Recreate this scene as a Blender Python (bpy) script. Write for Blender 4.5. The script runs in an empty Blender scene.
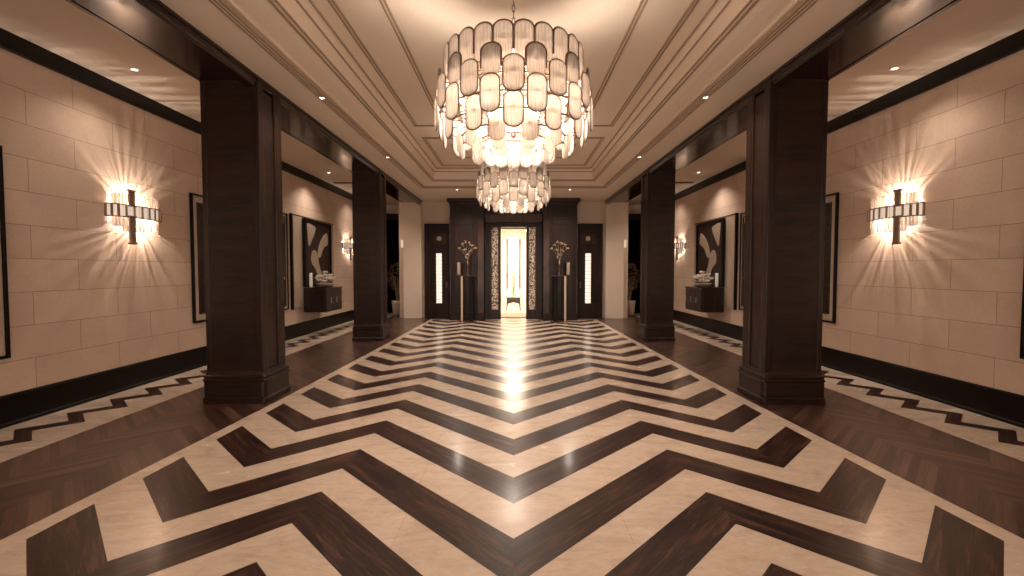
import bpy, bmesh, math, random
from mathutils import Vector, Matrix
random.seed(7)
PI = math.pi
C = bpy.context.scene.collection
SC = bpy.context.scene

# ---------------------------------------------------------------- helpers
def box(bm, x0, x1, y0, y1, z0, z1, mi=0):
    if x0 > x1: x0, x1 = x1, x0
    if y0 > y1: y0, y1 = y1, y0
    if z0 > z1: z0, z1 = z1, z0
    v = [bm.verts.new(p) for p in ((x0,y0,z0),(x1,y0,z0),(x1,y1,z0),(x0,y1,z0),
                                   (x0,y0,z1),(x1,y0,z1),(x1,y1,z1),(x0,y1,z1))]
    for f in ((0,3,2,1),(4,5,6,7),(0,1,5,4),(1,2,6,5),(2,3,7,6),(3,0,4,7)):
        bm.faces.new([v[i] for i in f]).material_index = mi

def prism(bm, pts, h, axis='z', base=0.0):
    """extrude a 2D outline; axis z: pts=(x,y); axis y: pts=(x,z); axis x: pts=(y,z)"""
    def P(a, b, c):
        return {'z': (a, b, c), 'y': (a, c, b), 'x': (c, a, b)}[axis]
    n = len(pts)
    a = [bm.verts.new(P(p[0], p[1], base)) for p in pts]
    b = [bm.verts.new(P(p[0], p[1], base + h)) for p in pts]
    bm.faces.new(a); bm.faces.new(b)
    for i in range(n):
        bm.faces.new((a[i], a[(i+1) % n], b[(i+1) % n], b[i]))

def tube(bm, pts, r, seg=8, closed=False):
    pts = [Vector(p) for p in pts]
    n = len(pts); rings = []
    rr = r if isinstance(r, (list, tuple)) else [r]*n
    prev = None
    for i in range(n):
        if closed: t = pts[(i+1) % n] - pts[i-1]
        else: t = pts[min(i+1, n-1)] - pts[max(i-1, 0)]
        t.normalize()
        if prev is None:
            u = t.cross(Vector((0,0,1)))
            if u.length < .1: u = t.cross(Vector((1,0,0)))
        else:
            u = prev - t*prev.dot(t)
        u.normalize(); prev = u
        w = t.cross(u)
        rings.append([bm.verts.new(pts[i] + (u*math.cos(2*PI*k/seg) + w*math.sin(2*PI*k/seg))*rr[i]) for k in range(seg)])
    for i in range(n if closed else n-1):
        A, B = rings[i], rings[(i+1) % n]
        for k in range(seg):
            bm.faces.new((A[k], A[(k+1) % seg], B[(k+1) % seg], B[k]))
    if not closed:
        bm.faces.new(rings[0][::-1]); bm.faces.new(rings[-1])

def lathe(bm, prof, cx=0, cy=0, seg=24, cap=True):
    rings = [[bm.verts.new((cx + r*math.cos(2*PI*k/seg), cy + r*math.sin(2*PI*k/seg), z)) for k in range(seg)] for r, z in prof]
    for A, B in zip(rings, rings[1:]):
        for k in range(seg):
            bm.faces.new((A[k], A[(k+1) % seg], B[(k+1) % seg], B[k]))
    if cap:
        bm.faces.new(rings[0][::-1]); bm.faces.new(rings[-1])

def ellipsoid(bm, c, rx, ry, rz, rot=None, u=8, v=6):
    m = Matrix.Translation(c) @ (rot or Matrix.Identity(4)) @ Matrix.Diagonal((rx, ry, rz, 1))
    bmesh.ops.create_uvsphere(bm, u_segments=u, v_segments=v, radius=1, matrix=m)

def obj(name, bm, mats, parent=None, smooth=False, bevel=0, origin=None):
    bmesh.ops.recalc_face_normals(bm, faces=bm.faces)
    me = bpy.data.meshes.new(name)
    if origin is not None:
        bmesh.ops.translate(bm, verts=bm.verts, vec=-Vector(origin))
    bm.to_mesh(me); bm.free()
    if smooth:
        for p in me.polygons: p.use_smooth = True
    for m in (mats if isinstance(mats, (list, tuple)) else [mats]): me.materials.append(m)
    o = bpy.data.objects.new(name, me); C.objects.link(o)
    if origin is not None: o.location = origin
    if parent is not None: o.parent = parent
    if bevel:
        b = o.modifiers.new('bevel', 'BEVEL'); b.width = bevel; b.segments = 2; b.limit_method = 'ANGLE'; b.angle_limit = .6
    return o

def B(): return bmesh.new()

def bx(name, m, dims, parent=None, bevel=0):
    b = B(); box(b, *dims); return obj(name, b, m, parent, bevel=bevel)

def struct(name, bm, m, parent=None, **k):
    o = obj(name, bm, m, parent, **k)
    if parent is None: o['kind'] = 'structure'
    return o

def tag(o, label, cat, group=None):
    o['label'] = label; o['category'] = cat
    if group: o['group'] = group
    return o

def thing(name, label, cat, loc=(0,0,0), group=None, rotz=0):
    o = bpy.data.objects.new(name, None); C.objects.link(o)
    o.empty_display_size = .1
    o.location = loc; o.rotation_euler = (0,0,rotz)
    return tag(o, label, cat, group)

def copy_tree(o, parent=None):
    c = o.copy(); C.objects.link(c)
    if parent is not None: c.parent = parent
    for ch in list(o.children): copy_tree(ch, c)
    return c

# ---------------------------------------------------------------- materials
class NT:
    def __init__(s, name):
        s.m = bpy.data.materials.new(name); s.m.use_nodes = True
        s.t = s.m.node_tree; s.n = s.t.nodes
        s.p = s.n['Principled BSDF']; s.out = s.n['Material Output']
    def new(s, typ, **k):
        n = s.n.new(typ)
        for a, v in k.items(): setattr(n, a, v)
        return n
    def l(s, a, b): s.t.links.new(a, b)
    def math(s, op, a, b=None, c=None):
        n = s.n.new('ShaderNodeMath'); n.operation = op
        for i, v in enumerate((a, b, c)):
            if v is None: continue
            if isinstance(v, (int, float)): n.inputs[i].default_value = v
            else: s.l(v, n.inputs[i])
        return n.outputs[0]
    def comb(s, x, y, z):
        n = s.n.new('ShaderNodeCombineXYZ')
        for i, v in enumerate((x, y, z)):
            if isinstance(v, (int, float)): n.inputs[i].default_value = v
            else: s.l(v, n.inputs[i])
        return n.outputs[0]
    def sep(s, v):
        n = s.n.new('ShaderNodeSeparateXYZ'); s.l(v, n.inputs[0]); return n.outputs
    def noise(s, vec, scale=5, detail=4, rough=.55, dist=0):
        n = s.n.new('ShaderNodeTexNoise'); s.l(vec, n.inputs['Vector'])
        n.inputs['Scale'].default_value = scale; n.inputs['Detail'].default_value = detail
        n.inputs['Roughness'].default_value = rough; n.inputs['Distortion'].default_value = dist
        return n.outputs['Fac']
    def ramp(s, fac, stops):
        n = s.n.new('ShaderNodeValToRGB'); s.l(fac, n.inputs[0])
        e = n.color_ramp.elements
        while len(e) < len(stops): e.new(.5)
        for i, (p, c) in enumerate(stops):
            e[i].position = p; e[i].color = (*c, 1)
        return n.outputs[0]
    def mix(s, fac, a, b, typ='MIX'):
        n = s.n.new('ShaderNodeMixRGB'); n.blend_type = typ
        for i, v in enumerate((fac, a, b)):
            if isinstance(v, (int, float)): n.inputs[i].default_value = v
            elif isinstance(v, tuple): n.inputs[i].default_value = (*v, 1)
            else: s.l(v, n.inputs[i])
        return n.outputs[0]
    def bump(s, h, strength=.2, dist=.01):
        n = s.n.new('ShaderNodeBump'); s.l(h, n.inputs['Height'])
        n.inputs['Strength'].default_value = strength; n.inputs['Distance'].default_value = dist
        s.l(n.outputs[0], s.p.inputs['Normal'])

def plain(name, col, rough=.5, metal=0, spec=.5, coat=0, noise_amt=.12, scale=14):
    t = NT(name); tc = t.new('ShaderNodeTexCoord').outputs['Object']
    f = t.noise(tc, scale)
    c = t.mix(f, tuple(x*(1-noise_amt) for x in col), tuple(min(1, x*(1+noise_amt)) for x in col))
    t.l(c, t.p.inputs['Base Color'])
    t.p.inputs['Roughness'].default_value = rough; t.p.inputs['Metallic'].default_value = metal
    t.p.inputs['Specular IOR Level'].default_value = spec
    t.p.inputs['Coat Weight'].default_value = coat
    return t.m

def glow(name, col, strength, base=(.8,.7,.6)):
    t = NT(name)
    t.p.inputs['Base Color'].default_value = (*base, 1)
    t.p.inputs['Emission Color'].default_value = (*col, 1)
    t.p.inputs['Emission Strength'].default_value = strength
    t.p.inputs['Roughness'].default_value = .4
    return t.m

def wood(name, dark, light, stretch, rough=.22, coat=.3, scale=1.0, bumpy=.05):
    """stretch: scale of the noise on the object axes, small along the grain"""
    t = NT(name); tc = t.new('ShaderNodeTexCoord').outputs['Object']
    mp = t.new('ShaderNodeMapping'); t.l(tc, mp.inputs[0]); mp.inputs['Scale'].default_value = stretch
    f1 = t.noise(mp.outputs[0], 3*scale, 6, .6, .6)
    f2 = t.noise(mp.outputs[0], 14*scale, 3, .5, .2)
    f = t.math('ADD', t.math('MULTIPLY', f1, .7), t.math('MULTIPLY', f2, .3))
    t.l(t.ramp(f, [(.34, dark), (.66, light)]), t.p.inputs['Base Color'])
    t.p.inputs['Roughness'].default_value = rough
    t.p.inputs['Coat Weight'].default_value = coat; t.p.inputs['Coat Roughness'].default_value = .08
    t.p.inputs['Specular IOR Level'].default_value = .28
    t.bump(f, bumpy, .002)
    return t.m

DK, DL = (.006,.0019,.0010), (.036,.012,.0068)
M = {}
M['wood_h'] = wood('wood_grain_across', DK, DL, (.6,.6,5), rough=.38, coat=.08)
M['wood_v'] = wood('wood_grain_upright', DK, DL, (5,5,.5), rough=.34, coat=.1)
M['wood_y'] = wood('wood_grain_lengthwise', DK, DL, (5,.4,5), rough=.25)
M['wood_mid'] = wood('wood_mid_brown', (.03,.012,.006), (.085,.036,.019), (5,5,.5), rough=.25)
M['wood_black'] = wood('wood_near_black', (.0028,.0009,.0005), (.007,.0024,.0012), (3,.4,3), rough=.35, coat=.0)
for k in ('wood_black',): M[k].node_tree.nodes['Principled BSDF'].inputs['Specular IOR Level'].default_value = .2
M['soffit'] = wood('lacquered_soffit', (.016,.005,.0026), (.04,.014,.007), (3,.3,3), rough=.2, coat=.3)
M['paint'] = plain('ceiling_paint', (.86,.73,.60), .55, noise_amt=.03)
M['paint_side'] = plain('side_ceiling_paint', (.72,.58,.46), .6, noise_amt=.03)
M['shadow_brown'] = plain('shadow_brown_moulding', (.40,.29,.21), .5, noise_amt=.03)  # darker brown paints in the shade along the ceiling mouldings
M['bronze'] = plain('dark_bronze', (.15,.085,.055), .38, .7)
M['bronze_pale'] = plain('pale_bronze', (.34,.23,.165), .35, .6)
M['brass'] = plain('pale_brass', (.62,.46,.32), .28, .9)
M['silver'] = plain('aged_silver_leaf', (.62,.49,.38), .4, .2)
M['black'] = plain('black_lacquer', (.006,.003,.002), .3)
M['drape'] = plain('dark_velvet', (.012,.005,.003), .9, spec=.1)
M['leaf'] = plain('plant_leaf', (.34,.24,.165), .45)
M['pot'] = plain('pale_ceramic', (.6,.48,.38), .3)
M['petal'] = plain('white_petal', (.85,.76,.65), .5)
M['stone_end'] = plain('pale_plaster', (.76,.62,.50), .5, noise_amt=.05)
M['white_wall'] = plain('vestibule_plaster', (.85,.78,.68), .5, noise_amt=.03)
M['mirror'] = plain('mirror_glass', (.72,.60,.48), .04, 1.0, noise_amt=.04)
M['bulb'] = glow('bulb_glow', (1,.86,.72), 3.5)
M['lampglass'] = glow('small_lamp_glow', (1,.84,.66), .95)

def mat_stone():
    t = NT('stone_blocks'); g = t.new('ShaderNodeNewGeometry').outputs['Position']
    x, y, z = t.sep(g)
    v = t.comb(t.math('SUBTRACT', y, .15-20), t.math('SUBTRACT', z, .28-3.35), 0)
    b = t.new('ShaderNodeTexBrick'); t.l(v, b.inputs['Vector'])
    b.offset = .5; b.offset_frequency = 2; b.squash = 1
    b.inputs['Scale'].default_value = 1; b.inputs['Brick Width'].default_value = 1.0
    b.inputs['Row Height'].default_value = .335; b.inputs['Mortar Size'].default_value = .0035
    b.inputs['Mortar Smooth'].default_value = .3; b.inputs['Bias'].default_value = 0
    b.inputs['Color1'].default_value = (.66,.485,.37,1); b.inputs['Color2'].default_value = (.72,.54,.42,1)
    b.inputs['Mortar'].default_value = (.33,.22,.15,1)
    n1 = t.noise(g, 1.7, 5, .6, .4); n2 = t.noise(g, 26, 4, .7)
    n = t.math('ADD', t.math('MULTIPLY', n1, .6), t.math('MULTIPLY', n2, .4))
    c = t.mix(1, b.outputs['Color'], t.ramp(n, [(.3, (.84,.82,.80)), (.7, (1.08,1.08,1.08))]), 'MULTIPLY')
    t.l(c, t.p.inputs['Base Color'])
    t.p.inputs['Roughness'].default_value = .38
    h = t.math('ADD', t.math('MULTIPLY', b.outputs['Fac'], -1), t.math('MULTIPLY', n2, .25))
    t.bump(h, .25, .004)
    return t.m
M['stone'] = mat_stone()

def mat_marble(joints):
    t = NT('marble_joined' if joints else 'marble_plain')
    g = t.new('ShaderNodeNewGeometry').outputs['Position']
    mp = t.new('ShaderNodeMapping'); t.l(g, mp.inputs[0]); mp.inputs['Scale'].default_value = (1.0, 2.2, 1)
    mp.inputs['Rotation'].default_value = (0,0,.5)
    n1 = t.noise(mp.outputs[0], 2.2, 7, .65, 1.6); n2 = t.noise(mp.outputs[0], 12, 5, .7, .8)
    c = t.ramp(n1, [(.25, (.50,.375,.285)), (.5, (.69,.54,.425)), (.72, (.76,.61,.49))])
    c = t.mix(.32, c, t.ramp(n2, [(.35, (.52,.39,.28)), (.6, (.72,.58,.45))]))
    r = t.ramp(n1, [(.4, (.24,)*3), (.7, (.28,)*3)])
    if joints:
        uv = t.new('ShaderNodeUVMap').outputs[0]; u, w, _ = t.sep(uv)
        m = t.math('MULTIPLY', t.math('PINGPONG', t.math('ADD', u, .3), .62), 1)
        edge = t.math('LESS_THAN', m, .0028)
        mid = t.math('LESS_THAN', t.math('ABSOLUTE', t.math('SUBTRACT', w, 5.0)), .002)
        e = t.math('MAXIMUM', edge, mid)
        c = t.mix(t.math('MULTIPLY', e, .28), c, (.22,.14,.09))
    t.l(c, t.p.inputs['Base Color']); t.l(r, t.p.inputs['Roughness'])
    t.p.inputs['Specular IOR Level'].default_value = .5
    t.p.inputs['Coat Weight'].default_value = .18; t.p.inputs['Coat Roughness'].default_value = .14
    return t.m
M['marble'] = mat_marble(False); M['marble_j'] = mat_marble(True)

def mat_inlay():
    t = NT('walnut_inlay'); uv = t.new('ShaderNodeUVMap').outputs[0]
    mp = t.new('ShaderNodeMapping'); t.l(uv, mp.inputs[0]); mp.inputs['Scale'].default_value = (1.1, 14, 1)
    f1 = t.noise(mp.outputs[0], 1.6, 6, .65, .8); f2 = t.noise(mp.outputs[0], 9, 4, .6)
    f = t.math('ADD', t.math('MULTIPLY', f1, .72), t.math('MULTIPLY', f2, .28))
    c = t.ramp(f, [(.38, (.008,.0026,.0015)), (.52, (.034,.012,.0072)), (.62, (.11,.046,.029))])
    t.l(c, t.p.inputs['Base Color']); t.p.inputs['Roughness'].default_value = .34; t.p.inputs['Specular IOR Level'].default_value = .38
    t.p.inputs['Coat Weight'].default_value = .28; t.p.inputs['Coat Roughness'].default_value = .14
    t.bump(f, .04, .001)
    return t.m
M['inlay'] = mat_inlay()

def mat_parquet():
    t = NT('chevron_parquet'); g = t.new('ShaderNodeNewGeometry').outputs['Position']
    x, y, z = t.sep(g)
    W = .46
    xi = t.math('DIVIDE', t.math('ADD', x, 20.2), W)
    col = t.math('FLOOR', xi); fx = t.math('FRACT', xi)
    par = t.math('MODULO', col, 2)
    sgn = t.math('SUBTRACT', t.math('MULTIPLY', par, 2), 1)
    xc = t.math('MULTIPLY', t.math('SUBTRACT', fx, .5), W)
    a = t.math('ADD', y, t.math('MULTIPLY', xc, sgn))       # across the plank
    b = t.math('SUBTRACT', y, t.math('MULTIPLY', xc, sgn))  # along the plank
    pi = t.math('DIVIDE', t.math('ADD', a, 20), .075)
    idx = t.math('FLOOR', pi); fp = t.math('FRACT', pi)
    wn = t.new('ShaderNodeTexWhiteNoise', noise_dimensions='2D'); t.l(t.comb(idx, col, 0), wn.inputs[0])
    rnd = wn.outputs['Value']
    gr = t.noise(t.comb(t.math('MULTIPLY', b, 1.6), t.math('MULTIPLY', a, 22), t.math('MULTIPLY', rnd, 30)), 1.8, 5, .6, .5)
    f = t.math('ADD', t.math('MULTIPLY', rnd, .42), t.math('MULTIPLY', gr, .58))
    c = t.ramp(f, [(.2, (.018,.0075,.0048)), (.45, (.058,.026,.017)), (.75, (.15,.078,.052))])
    e1 = t.math('LESS_THAN', fp, .05)
    e2 = t.math('LESS_THAN', fx, .008)
    c = t.mix(t.math('MULTIPLY', t.math('MAXIMUM', e1, e2), .6), c, (.008,.003,.002))
    t.l(c, t.p.inputs['Base Color'])
    t.p.inputs['Roughness'].default_value = .3
    t.p.inputs['Coat Weight'].default_value = .25; t.p.inputs['Coat Roughness'].default_value = .16
    return t.m
M['parquet'] = mat_parquet()

def mat_shade(name, em, transp=.3, ribs=90, col=(.60,.52,.45), tcol=None):
    tcol = tcol or col
    """ribbed glass that lets the bulbs through"""
    t = NT(name); tc = t.new('ShaderNodeTexCoord').outputs['Object']; x, y, z = t.sep(tc)
    w = t.new('ShaderNodeTexNoise'); t.l(t.comb(t.math('MULTIPLY', x, ribs), t.math('MULTIPLY', y, ribs), t.math('MULTIPLY', z, 7)), w.inputs['Vector'])
    w.inputs['Scale'].default_value = 1; w.inputs['Detail'].default_value = 3
    f = w.outputs['Fac']
    tr = t.new('ShaderNodeBsdfTranslucent'); tr.inputs[0].default_value = (*tcol, 1)
    tp = t.new('ShaderNodeBsdfTransparent'); tp.inputs[0].default_value = (.97,.92,.86,1)
    c = t.ramp(f, [(.3, tuple(q*.4 for q in col)), (.62, col)])
    t.l(c, t.p.inputs['Base Color']); t.p.inputs['Roughness'].default_value = .15
    t.p.inputs['Emission Color'].default_value = (1,.84,.70,1)
    t.l(t.math('MULTIPLY', t.ramp(f, [(.36, (.25,)*3), (.64, (1,)*3)]), em), t.p.inputs['Emission Strength'])
    t.bump(f, .5, .004)
    m1 = t.new('ShaderNodeMixShader'); m1.inputs[0].default_value = .5
    t.l(t.p.outputs[0], m1.inputs[1]); t.l(tr.outputs[0], m1.inputs[2])
    m2 = t.new('ShaderNodeMixShader'); m2.inputs[0].default_value = transp
    t.l(m1.outputs[0], m2.inputs[1]); t.l(tp.outputs[0], m2.inputs[2])
    t.l(m2.outputs[0], t.out.inputs[0])
    return t.m
M['crystal'] = mat_shade('ribbed_chandelier_glass', .05, .24, tcol=(.26,.215,.18))
M['crystal_low'] = mat_shade('ribbed_chandelier_glass_lit', .16, .24, tcol=(.42,.355,.30))  # same glass, paler and glowing to paint in bulb light on lower tiers
M['sconce_glass'] = mat_shade('ribbed_sconce_glass', .35, .3, ribs=40)

def mat_clear():
    t = NT('clear_door_glass')
    tp = t.new('ShaderNodeBsdfTransparent'); tp.inputs[0].default_value = (.95,.92,.88,1)
    gl = t.new('ShaderNodeBsdfGlossy'); gl.inputs['Roughness'].default_value = .03
    m = t.new('ShaderNodeMixShader'); m.inputs[0].default_value = .06
    t.l(tp.outputs[0], m.inputs[1]); t.l(gl.outputs[0], m.inputs[2]); t.l(m.outputs[0], t.out.inputs[0])
    return t.m
M['clear'] = mat_clear()

def mat_pebble():
    t = NT('pebbled_backlit_glass'); g = t.new('ShaderNodeNewGeometry').outputs['Position']
    v = t.new('ShaderNodeTexVoronoi'); t.l(g, v.inputs['Vector']); v.inputs['Scale'].default_value = 26
    d = v.outputs['Distance']; cs = t.sep(v.outputs['Color'])
    t.l(t.ramp(d, [(.2, (.75,.58,.42)), (.7, (.08,.035,.02))]), t.p.inputs['Base Color'])
    t.p.inputs['Roughness'].default_value = .15
    t.p.inputs['Emission Color'].default_value = (1,.72,.48,1)
    s = t.math('MULTIPLY', t.ramp(d, [(.1, (1,)*3), (.6, (.0,)*3)]), t.math('MULTIPLY', cs[0], .5))
    t.l(s, t.p.inputs['Emission Strength']); t.bump(d, .6, .01)
    return t.m
M['pebble'] = mat_pebble()

# ---------------------------------------------------------------- dimensions
EYE = 1.5
XW = 4.88            # wall face
XC = 2.83            # aisle face of the columns
XO = 3.47            # outer face of the columns
YN, YF = -4.0, 14.5  # near end, far wall
ZS = EYE + 2.147     # soffit of the hall
ZSIDE = EYE + 2.29   # side ceiling
ZT = EYE + 2.56      # tray ceiling
def g(D): return .885 + .115*math.exp(-(max(D, 2.5)-2.5)/5)

# ---------------------------------------------------------------- floor
b = B(); box(b, -5.2, 5.2, YN, 16.2, -.2, 0)
floor = struct('floor', b, M['parquet'])

b = B()
ys = [YN + .5*i for i in range(37)]; ys = [y for y in ys if y < 14.1] + [14.1]
for y0, y1 in zip(ys, ys[1:]):
    p = [(-2.85*g(y0), y0), (2.85*g(y0), y0), (2.85*g(y1), y1), (-2.85*g(y1), y1)]
    b.faces.new([b.verts.new((x, y, .002)) for x, y in p])
obj('marble_carpet', b, M['marble'], floor)

def chevron(bm, uvl, C0, C1, z, ends, ymax):
    """one zigzag band between centre offsets C0 (near edge) and C1 (far edge)"""
    def nodes(Cc):
        gg = g(Cc + .6); op = 1.305*gg; ov = op - .755*gg; oe = ov + .585*gg
        L = [(0, Cc), (1.32, Cc+op), (2.09, Cc+ov), (2.715, Cc+oe)]
        return [(X*g(Y), Y) for X, Y in L]
    A, Bn = nodes(C0), nodes(C1)
    for s in (-1, 1):
        u = 0
        for i in range(3):
            if not ends and i == 2: pass
            a0, a1, b0, b1 = A[i], A[i+1], Bn[i], Bn[i+1]
            if max(a0[1], a1[1], b0[1], b1[1]) > ymax:
                if min(a0[1], a1[1], b0[1], b1[1]) > ymax: continue
                a0, a1, b0, b1 = [(q[0], min(q[1], ymax)) for q in (a0, a1, b0, b1)]
            L = math.hypot(a1[0]-a0[0], a1[1]-a0[1])
            vs = [bm.verts.new((s*q[0], q[1], z)) for q in (a0, a1, b1, b0)]
            f = bm.faces.new(vs)
            if f.normal.z < 0 or s < 0: pass
            th = .26
            base = 0 if z < .0035 else 3.7*i + 11*abs(C0)
            for lp, uv in zip(f.loops, ((base, 0), (base+L, 0), (base+L, th), (base, th))):
                lp[uvl].uv = (uv[0], uv[1] + (i + (0 if s < 0 else 3))*5.3*(z > .0035))
b = B(); uvl = b.loops.layers.uv.new('UVMap')
b2 = B(); uv2 = b2.loops.layers.uv.new('UVMap')
def Ck(k): return 4.027 + (.757 if k <= 0 else .745)*k
for k in range(-9, 15):
    c1 = Ck(k); th = .392 if k <= -2 else .37 if k == -1 else .357; c0 = c1 - th
    chevron(b, uvl, c0, c1, .004, True, 14.0)
    chevron(b2, uv2, c1, Ck(k+1)-(.392 if k+1 <= -2 else .37 if k+1 == -1 else .357), .003, True, 14.0)
obj('walnut_chevron_inlay', b, M['inlay'], floor)
obj('marble_chevron_strip', b2, M['marble_j'], floor)

for s, side in ((-1, 'left'), (1, 'right')):
    b = B(); x0, x1 = sorted((s*4.0, s*4.9))
    v = [b.verts.new(p) for p in ((x0, YN, .002), (x1, YN, .002), (x1, 16, .002), (x0, 16, .002))]; b.faces.new(v)
    obj('marble_border', b, M['marble'], floor)
    b = B(); uvl = b.loops.layers.uv.new('UVMap')
    P = .508; k0 = 4.755 - 17*P; pts = []
    y = k0; out = True
    while y < 15.9:
        pts.append((4.60 if out else 4.335, y)); y += P/2; out = not out
    for (xa, ya), (xb, yb) in zip(pts, pts[1:]):
        q = [(xa-.096, ya-.012), (xa+.096, ya+.012), (xb+.096, yb+.012), (xb-.096, yb-.012)]
        f = b.faces.new([b.verts.new((s*X, Y, .004)) for X, Y in q])
        for lp, uv in zip(f.loops, ((ya, 0), (ya, .24), (yb, .24), (yb, 0))): lp[uvl].uv = uv
    obj('walnut_zigzag_inlay', b, M['inlay'], floor)

# ---------------------------------------------------------------- walls, ceilings
for s, side in ((-1, 'left'), (1, 'right')):
    b = B(); box(b, s*XW, s*(XW+.2), YN, 16.2, 0, ZSIDE+.3); struct('wall_'+side, b, M['stone'])
    b = B()   # tall plain skirting with small rounded cap
    pr = [(XW, 0), (XW-.035, 0), (XW-.035, .03), (XW-.025, .04), (XW-.025, .288), (XW-.015, .306), (XW, .306)]
    prism(b, [(s*x, z) for x, z in pr], 16.2-YN, 'y', YN); struct('baseboard_'+side, b, M['wood_black'])
    b = B()
    pr = [(XW, EYE+2.115), (XW-.03, EYE+2.115), (XW-.04, EYE+2.13), (XW-.04, ZSIDE), (XW, ZSIDE)]
    prism(b, [(s*x, z) for x, z in pr], 16.2-YN, 'y', YN); struct('trim_1' if s < 0 else 'trim_2', b, M['wood_black'])
# side ceilings and tray ceiling: one ceiling object, side ceilings as parts
b = B()
E0 = 2.33; Y1 = 11.97; Y0 = -3.2
def ring(e, z):  # rectangle of the tray at inset e
    return [(-(E0-e), Y0+e, z), (E0-e, Y0+e, z), (E0-e, Y1-e, z), (-(E0-e), Y1-e, z)]
prof = [(0, ZS), (0, ZS+.035), (.03, ZS+.04), (.03, ZS+.055), (.05, ZS+.06), (.10, ZS+.066), (.20, ZS+.085), (.29, ZS+.112), (.30, ZS+.13), (.33, ZS+.133),
        (.33, ZS+.335), (.345, ZS+.345), (.37, ZS+.39), (.41, ZS+.41), (.42, ZT)]
R = [[b.verts.new(p) for p in ring(e, z)] for e, z in prof]
for A, Bq in zip(R, R[1:]):
    for k in range(4): b.faces.new((A[k], A[(k+1) % 4], Bq[(k+1) % 4], Bq[k]))
b.faces.new(R[-1])
# flat soffit round the tray
o = [b.verts.new(p) for p in ((-(XC+.1), YN, ZS), (XC+.1, YN, ZS), (XC+.1, 15.0, ZS), (-(XC+.1), 15.0, ZS))]
for k in range(4): b.faces.new((R[0][k], R[0][(k+1) % 4], o[(k+1) % 4], o[k]))
ceiling = struct('ceiling', b, M['paint'])
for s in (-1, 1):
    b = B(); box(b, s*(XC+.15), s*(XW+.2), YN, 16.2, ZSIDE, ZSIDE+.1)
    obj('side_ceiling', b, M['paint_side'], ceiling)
# moulded frames on the tray ceiling and the shadow bead on the soffit
def frame(bm, x, ya, yb, z, w=.10):
    # triple bead frame of outer half width x
    for off, ww, h in ((0, .016, .012), (.045, .016, .02)):
        for sx in (-1, 1): box(bm, sx*(x-off), sx*(x-off-ww), ya+off, yb-off, z-h, z+.01)
        for yy, d in ((ya+off, 1), (yb-off, -1)):
            box(bm, -(x-off), x-off, yy, yy+d*ww, z-h, z+.01)
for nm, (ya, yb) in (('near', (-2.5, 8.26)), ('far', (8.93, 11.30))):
    b = B(); frame(b, 1.76, ya, yb, ZT); obj('ceiling_moulding', b, M['shadow_brown'], ceiling)
    b = B(); frame(b, 1.27, ya+.5, yb-(.5 if nm == 'near' else .75), ZT); obj('ceiling_moulding', b, M['shadow_brown'], ceiling)
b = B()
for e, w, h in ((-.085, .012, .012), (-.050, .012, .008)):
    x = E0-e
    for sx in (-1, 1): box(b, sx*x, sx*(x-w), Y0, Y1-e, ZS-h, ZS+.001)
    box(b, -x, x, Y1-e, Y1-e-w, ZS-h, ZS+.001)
obj('ceiling_moulding', b, M['shadow_brown'], ceiling)
def ringstrip(e, w, z0, z1):  # dark strips painted in as shadow lines along the tray steps
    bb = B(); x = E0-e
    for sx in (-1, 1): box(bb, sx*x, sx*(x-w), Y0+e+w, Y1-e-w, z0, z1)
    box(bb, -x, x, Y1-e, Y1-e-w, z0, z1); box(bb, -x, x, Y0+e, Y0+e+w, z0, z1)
    obj('ceiling_moulding', bb, M['shadow_brown'], ceiling)
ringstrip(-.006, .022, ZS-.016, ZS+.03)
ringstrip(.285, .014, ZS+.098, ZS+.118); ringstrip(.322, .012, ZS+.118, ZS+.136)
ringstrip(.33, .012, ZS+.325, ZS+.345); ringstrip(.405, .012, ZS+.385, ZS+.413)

# lintel beams over the colonnades
for s, nm in ((-1, 'trim_3'), (1, 'trim_4')):
    b = B()
    pr = [(XC+.12, ZS-.115), (XC+.02, ZS-.115), (XC+.02, ZS-.085), (XC+.005, ZS-.075), (XC+.005, ZS-.035), (XC-.015, ZS-.028), (XC-.015, ZS+.02), (XC+.12, ZS+.02)]
    prism(b, [(s*x, z) for x, z in pr], 14.3-YN, 'y', YN)
    beam = struct(nm, b, M['wood_y'])
    b = B(); box(b, s*(XC+.12), s*XO, YN, 14.3, ZS-.045, ZSIDE+.02)
    obj('lacquered_soffit_panel', b, M['soffit'], beam)
    b = B(); box(b, s*(XO-.03), s*(XO+.01), YN, 14.3, ZS-.052, ZS+.03)
    obj('soffit_bead', b, M['wood_y'], beam)

# far walls
b = B()
box(b, -3.6, -2.78, YF, YF+.3, 0, ZS+.02)         # behind the doors' outer edges
box(b, 2.78, 3.6, YF, YF+.3, 0, ZS+.02)
box(b, -2.79, -.39, YF, YF+.3, 2.95, ZS+.02); box(b, .39, 2.79, YF, YF+.3, 2.95, ZS+.02)
box(b, -2.0, -.45, YF, YF+.3, 0, 2.96); box(b, .45, 2.0, YF, YF+.3, 0, 2.96)
box(b, -.46, .46, YF, YF+.3, 2.8, ZS+.02)
struct('wall_far', b, M['stone_end'])
for s, side in ((-1, 'left'), (1, 'right')):
    b = B(); box(b, s*2.86, s*3.43, 14.3, 16.2, 0, ZSIDE+.02)
    p = struct('wall_pier_'+side, b, M['stone_end'], bevel=.01)
    b = B(); box(b, s*3.4, s*5.08, 16.2, 16.4, 0, ZSIDE+.1)
    struct('wall_aisle_end_'+side, b, M['stone_end'])

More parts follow.
